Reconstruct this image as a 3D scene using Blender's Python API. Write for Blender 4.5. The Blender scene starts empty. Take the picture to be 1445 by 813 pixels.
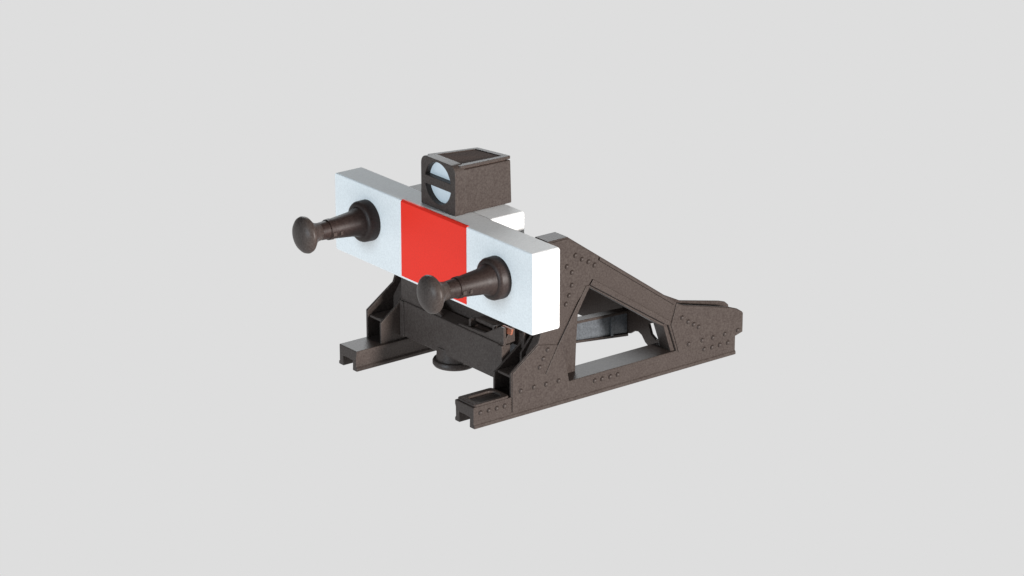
import bpy, bmesh, math, random
from mathutils import Vector

S = 0.001                       # all shapes below are written in millimetres
sc = bpy.context.scene

# ------------------------------------------------------------------ camera
cam_d = bpy.data.cameras.new("camera")
cam = bpy.data.objects.new("camera", cam_d)
sc.collection.objects.link(cam)
look = Vector((0.57849951, 0.74432799, -0.33363778))
cam.location = Vector((-155.46213, -205.35021, 103.97312)) * S
cam.rotation_euler = look.to_track_quat('-Z', 'Y').to_euler()
cam_d.sensor_width = 36.0
cam_d.lens = 36.0 * 4579.66 / 1445.0
cam_d.clip_start = 0.01
cam_d.clip_end = 100.0
sc.camera = cam

# ------------------------------------------------------------------ world, lamps, exposure
world = bpy.data.worlds.new("World")
sc.world = world
world.use_nodes = True
bg = world.node_tree.nodes["Background"]
bg.inputs["Color"].default_value = (0.95, 0.98, 1.0, 1)
bg.inputs["Strength"].default_value = 0.08


def lamp_area(name, loc, target, size, power, col):
    d = bpy.data.lights.new(name, 'AREA')
    d.shape = 'DISK'
    d.size = size
    d.energy = power
    d.color = col
    o = bpy.data.objects.new(name, d)
    sc.collection.objects.link(o)
    o.location = loc
    o.rotation_euler = (Vector(target) - Vector(loc)).to_track_quat('-Z', 'Y').to_euler()
    return o


CEN = (0.012, 0.010, 0.009)
lamp_area("key_lamp", (0.10, -0.90, 0.125), CEN, 0.10, 14.5, (1.0, 0.955, 0.92))
lamp_area("front_lamp", (-0.80, -0.05, 0.10), CEN, 0.26, 4.25, (0.74, 0.89, 1.0))
lamp_area("back_lamp", (0.45, 0.75, 0.40), CEN, 0.50, 2.9, (0.95, 0.98, 1.0))

sc.view_settings.view_transform = 'Standard'
sc.view_settings.look = 'None'
sc.view_settings.exposure = 0.0
sc.view_settings.gamma = 1.0

# ------------------------------------------------------------------ materials


def plastic(name, col, rough=0.45, speck=0.25, bump=0.35, scale=6500.0, spec=0.5, warm=0.0):
    m = bpy.data.materials.new(name)
    m.use_nodes = True
    nt = m.node_tree
    b = nt.nodes["Principled BSDF"]
    b.inputs["Roughness"].default_value = rough
    b.inputs["Specular IOR Level"].default_value = spec
    tc = nt.nodes.new("ShaderNodeTexCoord")
    n1 = nt.nodes.new("ShaderNodeTexNoise")
    n1.inputs["Scale"].default_value = scale
    n1.inputs["Detail"].default_value = 1.0
    nt.links.new(tc.outputs["Object"], n1.inputs["Vector"])
    n2 = nt.nodes.new("ShaderNodeTexNoise")
    n2.inputs["Scale"].default_value = scale * 0.12
    n2.inputs["Detail"].default_value = 4.0
    nt.links.new(tc.outputs["Object"], n2.inputs["Vector"])
    mix = nt.nodes.new("ShaderNodeMath")
    mix.operation = 'ADD'
    nt.links.new(n1.outputs["Fac"], mix.inputs[0])
    n2w = nt.nodes.new("ShaderNodeMath")        # the broad noise counts for a fifth
    n2w.operation = 'MULTIPLY_ADD'
    n2w.inputs[1].default_value = 0.2
    n2w.inputs[2].default_value = 0.4
    nt.links.new(n2.outputs["Fac"], n2w.inputs[0])
    nt.links.new(n2w.outputs[0], mix.inputs[1])
    ramp = nt.nodes.new("ShaderNodeValToRGB")
    ramp.color_ramp.elements[0].position = 0.38
    ramp.color_ramp.elements[1].position = 0.62
    lo = [c * (1 - speck) for c in col]
    hi = [min(1, c * (1 + speck)) for c in col]
    lo[0] *= 1 + warm
    ramp.color_ramp.elements[0].color = (*lo, 1)
    ramp.color_ramp.elements[1].color = (*hi, 1)
    half = nt.nodes.new("ShaderNodeMath")
    half.operation = 'MULTIPLY'
    half.inputs[1].default_value = 0.5
    nt.links.new(mix.outputs[0], half.inputs[0])
    nt.links.new(half.outputs[0], ramp.inputs["Fac"])
    nt.links.new(ramp.outputs["Color"], b.inputs["Base Color"])
    bp = nt.nodes.new("ShaderNodeBump")
    bp.inputs["Strength"].default_value = bump
    bp.inputs["Distance"].default_value = 0.00004
    nt.links.new(n1.outputs["Fac"], bp.inputs["Height"])
    nt.links.new(bp.outputs["Normal"], b.inputs["Normal"])
    return m


M_BROWN = plastic("brown_plastic", (0.055, 0.0445, 0.0395), rough=0.42, spec=0.2, bump=0.2, speck=0.30, warm=0.10)
M_SHAFT = plastic("dark_brown_plastic", (0.027, 0.018, 0.0155), rough=0.48, spec=0.3, bump=0.2, speck=0.40, warm=0.2)
M_WHITE = plastic("white_plastic", (0.86, 0.87, 0.87), rough=0.60, speck=0.06, bump=0.2, spec=0.3)
M_MATT = plastic("matt_brown_plastic", (0.125, 0.088, 0.074), rough=0.85, speck=0.40, warm=0.15, spec=0.15)
M_RED = plastic("red_paint", (0.97, 0.035, 0.018), rough=0.5, speck=0.05, bump=0.15, spec=0.25)
M_LENS = plastic("milky_lens", (0.70, 0.76, 0.80), rough=0.25, speck=0.03, bump=0.1)
M_STEEL = plastic("blued_steel", (0.085, 0.094, 0.105), rough=0.38, speck=0.30)
M_ORANGE = plastic("orange_brown", (0.30, 0.10, 0.055), rough=0.4, speck=0.2)

M_GLOW = bpy.data.materials.new("glowing_ground")
M_GLOW.use_nodes = True
_b = M_GLOW.node_tree.nodes["Principled BSDF"]
_b.inputs["Base Color"].default_value = (0.0, 0.0, 0.0, 1)
_b.inputs["Roughness"].default_value = 1.0
_b.inputs["Specular IOR Level"].default_value = 0.0
_b.inputs["Emission Color"].default_value = (1, 1, 1, 1)
_b.inputs["Emission Strength"].default_value = 0.7305  # added glow holds the ground at one even grey, without shadows

# ------------------------------------------------------------------ mesh helpers


def link(name, bm, mat, parent=None, bevel=0.0, seg=2, smooth=False):
    bmesh.ops.recalc_face_normals(bm, faces=bm.faces[:])
    for v in bm.verts:
        v.co *= S
    me = bpy.data.meshes.new(name)
    bm.to_mesh(me)
    bm.free()
    me.materials.append(mat)
    o = bpy.data.objects.new(name, me)
    sc.collection.objects.link(o)
    o.parent = parent
    if bevel:
        md = o.modifiers.new("bevel", 'BEVEL')
        md.width = bevel * S
        md.segments = seg
        md.limit_method = 'ANGLE'
        md.angle_limit = math.radians(35)
        for p in me.polygons:
            p.use_smooth = True
        md.harden_normals = True
    if smooth:
        me.shade_smooth() if hasattr(me, "shade_smooth") else None
        for p in me.polygons:
            p.use_smooth = True
        if smooth is not True:
            me.set_sharp_from_angle(angle=math.radians(smooth))
    return o


def prism(bm, loops, a0, a1, axis='y'):
    """outline (first loop) with holes (other loops), extruded from a0 to a1 along an axis"""
    def P(u, v, a):
        return {'y': (u, a, v), 'x': (a, u, v), 'z': (u, v, a)}[axis]
    edges = []
    for lp in loops:
        vs = [bm.verts.new(P(u, v, a0)) for u, v in lp]
        edges += [bm.edges.new((vs[i], vs[(i + 1) % len(vs)])) for i in range(len(vs))]
    nrm = {'y': (0, 1, 0), 'x': (1, 0, 0), 'z': (0, 0, 1)}[axis]
    g = bmesh.ops.triangle_fill(bm, use_beauty=True, use_dissolve=False, edges=edges, normal=nrm)
    faces = [f for f in g['geom'] if isinstance(f, bmesh.types.BMFace)]
    r = bmesh.ops.extrude_face_region(bm, geom=faces)
    off = Vector(nrm) * (a1 - a0)
    nv = [e for e in r['geom'] if isinstance(e, bmesh.types.BMVert)]
    bmesh.ops.translate(bm, verts=nv, vec=off)
    bmesh.ops.dissolve_limit(bm, angle_limit=0.01, verts=bm.verts[:], edges=bm.edges[:])
    return bm


def box(bm, x0, x1, y0, y1, z0, z1):
    v = [bm.verts.new((x, y, z)) for x in (x0, x1) for y in (y0, y1) for z in (z0, z1)]
    for f in ((0, 1, 3, 2), (4, 6, 7, 5), (0, 4, 5, 1), (2, 3, 7, 6), (0, 2, 6, 4), (1, 5, 7, 3)):
        bm.faces.new([v[i] for i in f])
    return bm


def lathe(bm, prof, centre, axis='x', n=48):
    """prof: (distance along axis, radius); closed with poles when radius is 0"""
    rings = []
    for a, r in prof:
        if r == 0:
            rings.append([a])
        else:
            rings.append([(a, r * math.cos(2 * math.pi * k / n), r * math.sin(2 * math.pi * k / n)) for k in range(n)])

    def mk(t):
        a, p, q = t
        if axis == 'x':
            return bm.verts.new((centre[0] + a, centre[1] + p, centre[2] + q))
        if axis == 'y':
            return bm.verts.new((centre[0] + p, centre[1] + a, centre[2] + q))
        return bm.verts.new((centre[0] + p, centre[1] + q, centre[2] + a))
    vr = []
    for ring in rings:
        vr.append([mk((ring[0], 0, 0))] if len(ring) == 1 else [mk(t) for t in ring])
    for A, B in zip(vr, vr[1:]):
        for k in range(n):
            k2 = (k + 1) % n
            if len(A) == 1:
                bm.faces.new((A[0], B[k], B[k2]))
            elif len(B) == 1:
                bm.faces.new((A[k], B[0], A[k2]))
            else:
                bm.faces.new((A[k], B[k], B[k2], A[k2]))
    return bm


def rrect(u0, u1, v0, v1, r, n=6, corners=(1, 1, 1, 1)):
    """rounded rectangle, corners in order (u1,v1),(u0,v1),(u0,v0),(u1,v0)"""
    out = []
    cs = [(u1, v1, 0), (u0, v1, 90), (u0, v0, 180), (u1, v0, 270)]
    for (u, v, a), on in zip(cs, corners):
        rr = r if on else 0.0
        if rr == 0:
            out.append((u, v))
            continue
        cu = u - rr if u == u1 else u + rr
        cv = v - rr if v == v1 else v + rr
        for k in range(n + 1):
            t = math.radians(a + 90 * k / n)
            out.append((cu + rr * math.cos(t), cv + rr * math.sin(t)))
    return out


def inset_poly(pts, d):
    """offset a closed polygon inward by d (either winding)"""
    n = len(pts)
    area = sum(pts[i][0] * pts[(i + 1) % n][1] - pts[(i + 1) % n][0] * pts[i][1] for i in range(n))
    s = 1 if area > 0 else -1
    out = []
    for i in range(n):
        p0, p1, p2 = Vector(pts[i - 1]), Vector(pts[i]), Vector(pts[(i + 1) % n])
        e1, e2 = (p1 - p0).normalized(), (p2 - p1).normalized()
        n1, n2 = Vector((-e1.y, e1.x)) * s, Vector((-e2.y, e2.x)) * s
        b = (n1 + n2)
        k = d / max(0.3, (1 + n1.dot(n2)))
        out.append(tuple(p1 + b * k))
    return out


def dup(o, parent=None, loc=None):
    c = o.copy()
    sc.collection.objects.link(c)
    c.parent = parent
    if loc is not None:
        c.location = loc
    return c


# ------------------------------------------------------------------ setting: the ground sheet, with a glow added so it stays shadowless
bm = bmesh.new()
v = [bm.verts.new(p) for p in ((-4000, -4000, 0), (4000, -4000, 0), (4000, 4000, 0), (-4000, 4000, 0))]
bm.faces.new(v)
ground = link("ground", bm, M_GLOW)
ground["kind"] = "structure"
ground.location = (0, 0, -0.00001)

# ------------------------------------------------------------------ the buffer stop
W = 20.0            # outside to outside of the two rail shoes
stop = bpy.data.objects.new("buffer_stop", None)
sc.collection.objects.link(stop)
stop.empty_display_size = 0.01
stop["label"] = "brown model railway buffer stop with white beam, red centre panel and lamp on top"
stop["category"] = "buffer stop"

# ---- side frames
RW, RH, RL = 2.66, 1.94, 29.8       # rail shoe width, height, length
OUT = [(4.05, RH), (4.05, 4.15), (7.0, 6.25), (7.35, 7.2), (8.05, 15.2), (10.25, 15.2), (22.0, 7.02), (22.75, 6.42),
       (23.5, 6.12), (28.86, 4.74), (29.95, 4.33), (30.6, 3.9), (30.6, 1.98), (29.75, 1.75), (29.7, RH - 0.35), (4.4, RH - 0.35)]
WIN = [(12.74, 10.35), (11.1, 8.36), (9.75, 5.6), (10.44, RH - .06), (22.75, RH - .06), (21.8, 4.55), (21.3, 4.9)]
INN = [(6.4, RH - 0.4), (6.4, 5.0), (7.5, 6.3), (7.7, 7.2), (8.05, 15.2), (10.25, 15.2), (22.2, 7.0),
       (24.5, 5.85), (29.2, 4.78), (29.9, 4.55), (30.3, 4.2), (30.4, 3.7), (30.2, 2.2), (29.6, RH - 0.4)]
WIN_I = [(12.9, 10.1), (12.55, 4.6), (12.45, RH - .07), (22.4, RH - .07), (21.5, 4.4), (21.0, 4.7)]


def make_side_frame(far):
    Y = (lambda y: W - y) if far else (lambda y: y)

    def st(x, z):
        if not far:
            return (x, z)
        return (x - 1.05, z + (0.35 if 3.5 < z < 8 and x < 9 else 0.0) - (0.45 if x > 27 and z > 3.5 else 0.0))

    def pr(bm, loops, y0, y1):
        a, b = Y(y0), Y(y1)
        loops = [[st(u, w) for u, w in lp] for lp in loops]
        return prism(bm, loops, min(a, b), max(a, b))
    # outer plate, recessed web and inner plate
    bm = bmesh.new()
    pr(bm, [OUT, WIN], 0.0, 0.26)
    pr(bm, [INN, WIN_I], 1.62, 1.86)
    web_out = [(6.9, RH - .45), (6.9, 5.0), (8.1, 6.8), (8.35, 8.2), (8.45, 15.12), (10.2, 15.12), (22.0, 6.3), (24.0, 5.3), (29.6, 3.9), (29.7, 2.2), (29.2, RH - .45)]
    web_in = [(12.95, 10.0), (11.6, 8.3), (10.1, 5.2), (10.5, RH - .08), (22.3, RH - .08), (21.4, 4.5), (21.0, 4.7)]
    pr(bm, [web_out, web_in], 0.26, 1.62)
    foot = [(3.95, RH - .3), (3.95, 3.6), (6.95, 5.75), (8.0, 7.4), (9.6, 7.4), (9.2, RH - .3)]
    pr(bm, [foot], 2.22, 2.46)
    # cap closing the top of the strut
    a, b = sorted((Y(0.02), Y(1.84)))
    sx = -1.05 if far else 0.0
    box(bm, 8.03 + sx, 10.27 + sx, a, b, 14.4, 15.24)
    # crosswise stiffener in the mouth of the strut, and the block that carries the beam
    a, b = sorted((Y(0.26), Y(1.62)))
    a, b = sorted((Y(0.26), Y(2.22)))
    box(bm, 4.25 + sx, 8.3 + sx, a, b, 3.55 + (0.3 if far else 0), 3.8 + (0.3 if far else 0))
    a, b = sorted((Y(0.26), Y(1.62)))
    box(bm, 5.80, 8.6, a, b, 9.8, 13.8)
    fr = link("side_frame", bm, M_BROWN, stop, bevel=0.07)

    # rail shoe: inverted channel with a lip along its foot
    bm = bmesh.new()
    sec = [(0.0, 0.0), (0.62, 0.0), (0.58, 0.95), (2.08, 0.95), (2.04, 0.0), (2.70, 0.0), (2.72, 0.30),
           (2.58, 0.45), (2.60, 1.3), (2.70, 1.55), (2.70, RH), (0.02, RH), (0.02, 0.38), (-0.10, 0.30), (-0.10, 0.0)]
    prism(bm, [[(Y(u), v) for u, v in sec]], 0.0, RL, axis='x')
    link("rail_shoe", bm, M_BROWN, fr, bevel=0.08)
    # raised rim round a shallow tray at the front of the shoe
    if not far:
        bm = bmesh.new()
        prism(bm, [rrect(0.15, 3.9, Y(0.04), Y(2.62), 0.3), rrect(0.75, 3.5, Y(0.45), Y(2.0), 0.5)], RH - 0.02, RH + 0.22, axis='z')
        link("shoe_rim", bm, M_BROWN, fr, bevel=0.08)
    # gusset plates laid over the frame plate
    g1 = [(4.12, 0.55), (4.12, 4.15), (6.95, 6.12), (8.6, 5.78), (9.62, 5.5), (10.38, 2.0), (10.5, 0.55)]
    g2 = [(8.15, 12.6), (8.15, 15.12), (10.2, 15.12), (13.6, 12.75), (12.95, 11.0), (12.5, 10.4), (11.0, 8.9), (9.2, 9.0)]
    g3 = [(22.6, 6.5), (23.5, 6.08), (28.86, 4.70), (29.93, 4.29), (30.56, 3.86), (30.56, 2.02), (29.7, 1.80), (22.95, 1.75), (22.0, 4.6)]
    for i, g in enumerate((g1, g2, g3)):
        bm = bmesh.new()
        pr(bm, [g], -0.10, 0.02)
        link("gusset_plate", bm, M_BROWN, fr, bevel=0.05)
    # flange strips along both edges of the sloping brace and the rear edge of the strut
    for name, q in (("flange_strip", [(12.6, 10.42), (12.95, 10.85), (21.9, 4.98), (21.45, 4.72)]),
                    ("flange_strip", [(13.65, 12.72), (13.6, 12.45), (22.3, 6.42), (22.5, 6.62)]),
                    ("flange_strip", [(12.62, 10.40), (12.15, 10.40), (8.95, 5.45), (7.7, 3.3), (7.95, 3.2), (9.72, 5.55)])):
        bm = bmesh.new()
        pr(bm, [q], -0.18, 0.02)
        link(name, bm, M_BROWN, fr, bevel=0.05)
    # rivets (one mesh, every rivet an object of its own)
    pts = [(10.97, 13.45), (11.71, 12.94), (12.44, 12.56), (13.1, 12.12), (10.04, 12.62), (10.59, 11.98), (10.6, 10.81), (10.3, 9.93),
           (9.96, 9.2), (5.03, 2.35), (6.48, 2.37), (7.81, 2.33), (9.2, 2.3), (7.97, 5.45), (7.5, 4.75), (7.1, 4.05),
           (23.27, 4.99), (24.0, 4.45), (24.66, 4.05), (25.25, 3.67), (24.11, 2.3), (25.71, 2.3), (26.98, 2.26), (28.41, 2.28), (29.96, 2.3)]
    low = [(0.75, 1.34), (1.65, 1.33), (2.5, 1.33), (3.36, 1.33), (13.36, 1.30), (14.2, 1.27), (15.12, 1.27), (15.97, 1.27),
           (26.07, 1.32), (27.0, 1.30), (27.92, 1.30), (28.9, 1.30)]
    first = None
    for (x, z), y in [(p, -0.10) for p in pts] + [(p, 0.02) for p in low]:
        loc = Vector((x - (1.05 if far and z > RH else 0.0), Y(y), z)) * S
        if first is None:
            bm = bmesh.new()
            s = 1 if not far else -1
            lathe(bm, [(0.05 * s, 0.23), (-0.03 * s, 0.23), (-0.11 * s, 0.19), (-0.16 * s, 0.11), (-0.18 * s, 0.0)], (0, 0, 0), axis='y', n=16)
            first = link("rivet", bm, M_BROWN, fr, smooth=True)
            first.location = loc
        else:
            dup(first, fr, loc)
    return fr


make_side_frame(False)
make_side_frame(True)

# ---- the white beam with its red panel
B0, B1, ZB, ZT = 2.97, 5.90, 9.10, 16.36
bm = bmesh.new()
prism(bm, [rrect(-4.36, 24.55, ZB - 0.02, ZT, 0.28)], B0, B1, axis='x')
beam = link("buffer_beam", bm, M_WHITE, stop, bevel=0.13, seg=3)
bm = bmesh.new()
prism(bm, [[(B0 - 0.05, 9.33), (B0 + 0.20, 9.33), (B0 + 0.20, ZT - 0.05), (B0 + 0.30, ZT - 0.05), (B0 + 0.30, ZT + 0.04), (B0 + 0.12, ZT + 0.04), (B0 - 0.05, ZT - 0.12)]], 4.85, 14.33, axis='y')
link("red_panel", bm, M_RED, beam)
# bracket behind the beam that carries the lamp
bm = bmesh.new()
prism(bm, [rrect(5.20, 14.8, 13.3, ZT - 0.02, 0.25)], B1 + 0.01, 9.6, axis='x')
link("lamp_bracket", bm, M_WHITE, stop, bevel=0.15)


# ---- buffers
def make_buffer(y, zc, dx):
    c = (0, y, zc)
    bm = bmesh.new()
    lathe(bm, [(-2.9, 0.0), (-2.9, 0.76), (-1.6, 0.84), (-1.55, 0.93), (-1.15, 0.96), (-1.1, 0.90), (1.0, 1.12), (1.5, 1.22), (1.9, 1.45), (2.1, 1.5), (2.1, 0)], c)
    b = link("buffer", bm, M_SHAFT, stop, smooth=30)
    bm = bmesh.new()
    lathe(bm, [(2.96, 0.0), (2.96, 1.88), (2.15, 1.86), (1.98, 1.78), (1.86, 1.6), (1.82, 1.2), (1.82, 0)], c)
    link("flange", bm, M_SHAFT, b, smooth=35)
    bm = bmesh.new()
    lathe(bm, [(a + dx, r) for a, r in [(-4.62, 0.0), (-4.58, 0.55), (-4.47, 1.02), (-4.28, 1.40), (-4.05, 1.62), (-3.85, 1.68), (-3.66, 1.62), (-3.42, 1.36), (-3.1, 1.03), (-2.75, 0.84), (-2.3, 0.78), (-2.3, 0)]], c)
    link("buffer_head", bm, M_BROWN, b, smooth=True)
    # small lugs on the sleeve
    for xa, xe in ((-1.5, -1.1), (-0.75, -0.45)):
        bm = bmesh.new()
        box(bm, xa, xe, y - 1.02, y - 0.83, zc - 0.43, zc - 0.05)
        link("lug", bm, M_BROWN, b, bevel=0.05)


make_buffer(0.40, 13.05, -0.30)
make_buffer(19.35, 13.2, 0.0)

# ---- lamp
LY0, LY1, LX0, LX1, LZ0, LZ1 = 7.62, 12.60, 3.88, 10.12, 16.38, 20.85


def lid_drop(co):
    """the lid slopes down a little towards the back and the far side"""
    t = (co.x - LX0) / (LX1 - LX0)
    return t * (0.08 + 0.42 * (co.y - LY0) / (LY1 - LY0))


bm = bmesh.new()
# hollow towards the front: outer shell with a chamber behind the lenses
prism(bm, [rrect(LY0 + .10, LY1 - .10, LZ0, LZ1 - .46, 0.12, corners=(1, 1, 0, 0))], LX0 + 1.1, LX1, axis='x')
for vv in bm.verts:
    t = (vv.co.x - LX0) / (LX1 - LX0)
    k = (vv.co.z - LZ0) / (LZ1 - LZ0)
    vv.co.z -= lid_drop(vv.co) * k
    vv.co.x -= 0.10 * k * (t > 0.9)
    vv.co.y += 0.05 * k * (1 if vv.co.y < 10.1 else -1)
lampo = link("lamp", bm, M_BROWN, stop, bevel=0.12, seg=3)
CY, CZ, LR = 10.15, 18.75, 1.88
NA = 24
hole_up = [(CY + LR * math.cos(math.radians(a)), CZ + LR * math.sin(math.radians(a))) for a in [12 + 156 * k / NA for k in range(NA + 1)]]
hole_dn = [(u, 2 * CZ - w) for u, w in hole_up]
bm = bmesh.new()
prism(bm, [rrect(LY0, LY1, LZ0 + .01, LZ1, 0.75, corners=(1, 1, 0, 0)), hole_up, hole_dn], LX0, LX0 + 1.09, axis='x')
link("front_frame", bm, M_BROWN, lampo, bevel=0.07)
for hole in (hole_up, hole_dn):
    bm = bmesh.new()
    big = inset_poly(hole, 0.02)
    prism(bm, [big], LX0 + 0.55, LX0 + 1.08, axis='x')
    link("lens", bm, M_LENS, lampo)
# lid: rim standing round a sunk panel
bm = bmesh.new()
rim_o = rrect(LX0 + .60, LX1 - .10, LY0 + .08, LY1 - .08, 0.2)
rim_i = rrect(LX0 + 1.0, LX1 - .70, LY0 + .68, LY1 - .60, 0.1)
prism(bm, [rim_o, rim_i], LZ1 - .34, LZ1 - 0.06, axis='z')
for vv in bm.verts:
    vv.co.z -= lid_drop(vv.co)
lid = link("lid", bm, M_BROWN, lampo, bevel=0.08)
bm = bmesh.new()
prism(bm, [rrect(LX0 + .9, LX1 - .45, LY0 + .4, LY1 - .4, 0.1)], LZ1 - .62, LZ1 - 0.15, axis='z')
for vv in bm.verts:
    vv.co.z -= lid_drop(vv.co)
link("lid_panel", bm, M_MATT, lampo)

# ---- cross beam between the frames at the front, with its ledge
bm = bmesh.new()
prism(bm, [[(5.0, 2.4), (5.0, 5.75), (6.6, 5.85), (6.6, 5.35), (5.5, 5.2), (5.5, 2.4)]], 3.06, 16.94, axis='y')
xb = link("cross_beam", bm, M_BROWN, stop, bevel=0.08)
for ya, yb in ((2.47, 3.1), (16.9, 17.53)):
    bm = bmesh.new()
    prism(bm, [[(5.05, 5.76), (6.4, 5.86), (6.4, 7.3), (6.1, 7.3)]], ya, yb, axis='y')
    link("bracket_rib", bm, M_BROWN, xb, bevel=0.06)
for ya, yb in ((2.48, 3.05), (16.95, 17.52)):
    bm = bmesh.new()
    box(bm, 4.95, 5.9, ya, yb, 2.3, 5.7)
    link("end_post", bm, M_BROWN, xb, bevel=0.08)
for q in ([(17.52, 5.6), (17.52, 8.9), (16.2, 8.9), (14.2, 7.2), (11.5, 5.9), (11.5, 5.6)],
          [(2.48, 5.6), (2.48, 7.3), (3.0, 7.3), (5.2, 6.1), (9.0, 5.9), (9.0, 5.6)]):
    bm = bmesh.new()
    prism(bm, [q], 5.15, 5.45, axis='x')
    link("corner_gusset", bm, M_BROWN, xb, bevel=0.06)
for ya, zb in ((4.2, 6.9), (7.6, 6.6)):
    bm = bmesh.new()
    box(bm, 5.45, 6.3, ya, ya + 0.3, 5.8, zb)
    link("ledge_rib", bm, M_BROWN, xb, bevel=0.06)
bm = bmesh.new()
box(bm, 6.9, 7.2, 1.87, 18.13, 5.2, 7.9)
box(bm, 5.9, 7.1, 3.2, 7.5, 6.4, 6.7)
link("backing_plate", bm, M_BROWN, xb, bevel=0.06)
bm = bmesh.new()
prism(bm, [[(5.50, 6.75), (5.70, 6.75), (5.85, 7.25), (5.65, 7.25)]], 1.95, 3.3, axis='y')  # small orange strip below the beam, on the near side
link("orange_strip", bm, M_ORANGE, xb, bevel=0.03)

# ---- round contact foot under the cross beam
bm = bmesh.new()
lathe(bm, [(1.0, 0), (1.0, 1.6), (1.1, 1.88), (1.25, 1.98), (1.5, 1.98), (1.65, 1.9), (1.7, 1.65), (2.9, 1.55), (2.9, 0)], (6.45, 11.3, 0), axis='z')
link("contact_foot", bm, M_BROWN, stop, smooth=30)

# ---- bar along the middle and the tie that joins the frames at the rear
bm = bmesh.new()
YB = 8.5
prism(bm, [[(5.5, 2.0), (5.5, 3.95), (16.6, 3.42), (24.28, 3.0), (24.28, 0.52), (16.6, 1.38)]], YB + 0.18, YB + 0.95, axis='y')
cb = link("centre_bar", bm, M_STEEL, stop, bevel=0.06)
for q in ([(5.5, 3.65), (5.5, 3.95), (16.6, 3.43), (24.28, 3.01), (24.28, 2.75), (16.6, 3.15)],
          [(5.5, 2.0), (5.5, 2.2), (16.6, 1.6), (24.28, 0.77), (24.28, 0.50), (16.6, 1.37)]):
    bm = bmesh.new()
    prism(bm, [q], YB, YB + 1.0, axis='y')
    link("bar_flange", bm, M_BROWN, cb, bevel=0.05)
bm = bmesh.new()
box(bm, 22.2, 22.5, YB, YB + 0.3, 0.75, 2.85)
link("bar_rib", bm, M_STEEL, cb, bevel=0.04)

bm = bmesh.new()
prof = [(2.3, 0.45), (5.7, 0.30), (6.2, 0.55), (6.7, 1.1), (7.2, 1.3), (7.7, 1.2), (8.3, 0.8), (9.2, 0.55), (17.7, 0.45), (17.7, 4.6), (2.3, 4.6)]
prism(bm, [prof, [(4.65, 1.25), (5.35, 1.6), (5.75, 2.5), (4.9, 2.8), (3.9, 2.75), (4.0, 1.8)]], 24.3, 24.6, axis='x')
tie = link("rear_tie", bm, M_BROWN, stop, bevel=0.08)
bm = bmesh.new()
box(bm, 24.0, 25.3, 2.3, 17.7, 4.61, 5.0)
link("tie_flange", bm, M_BROWN, tie, bevel=0.06)
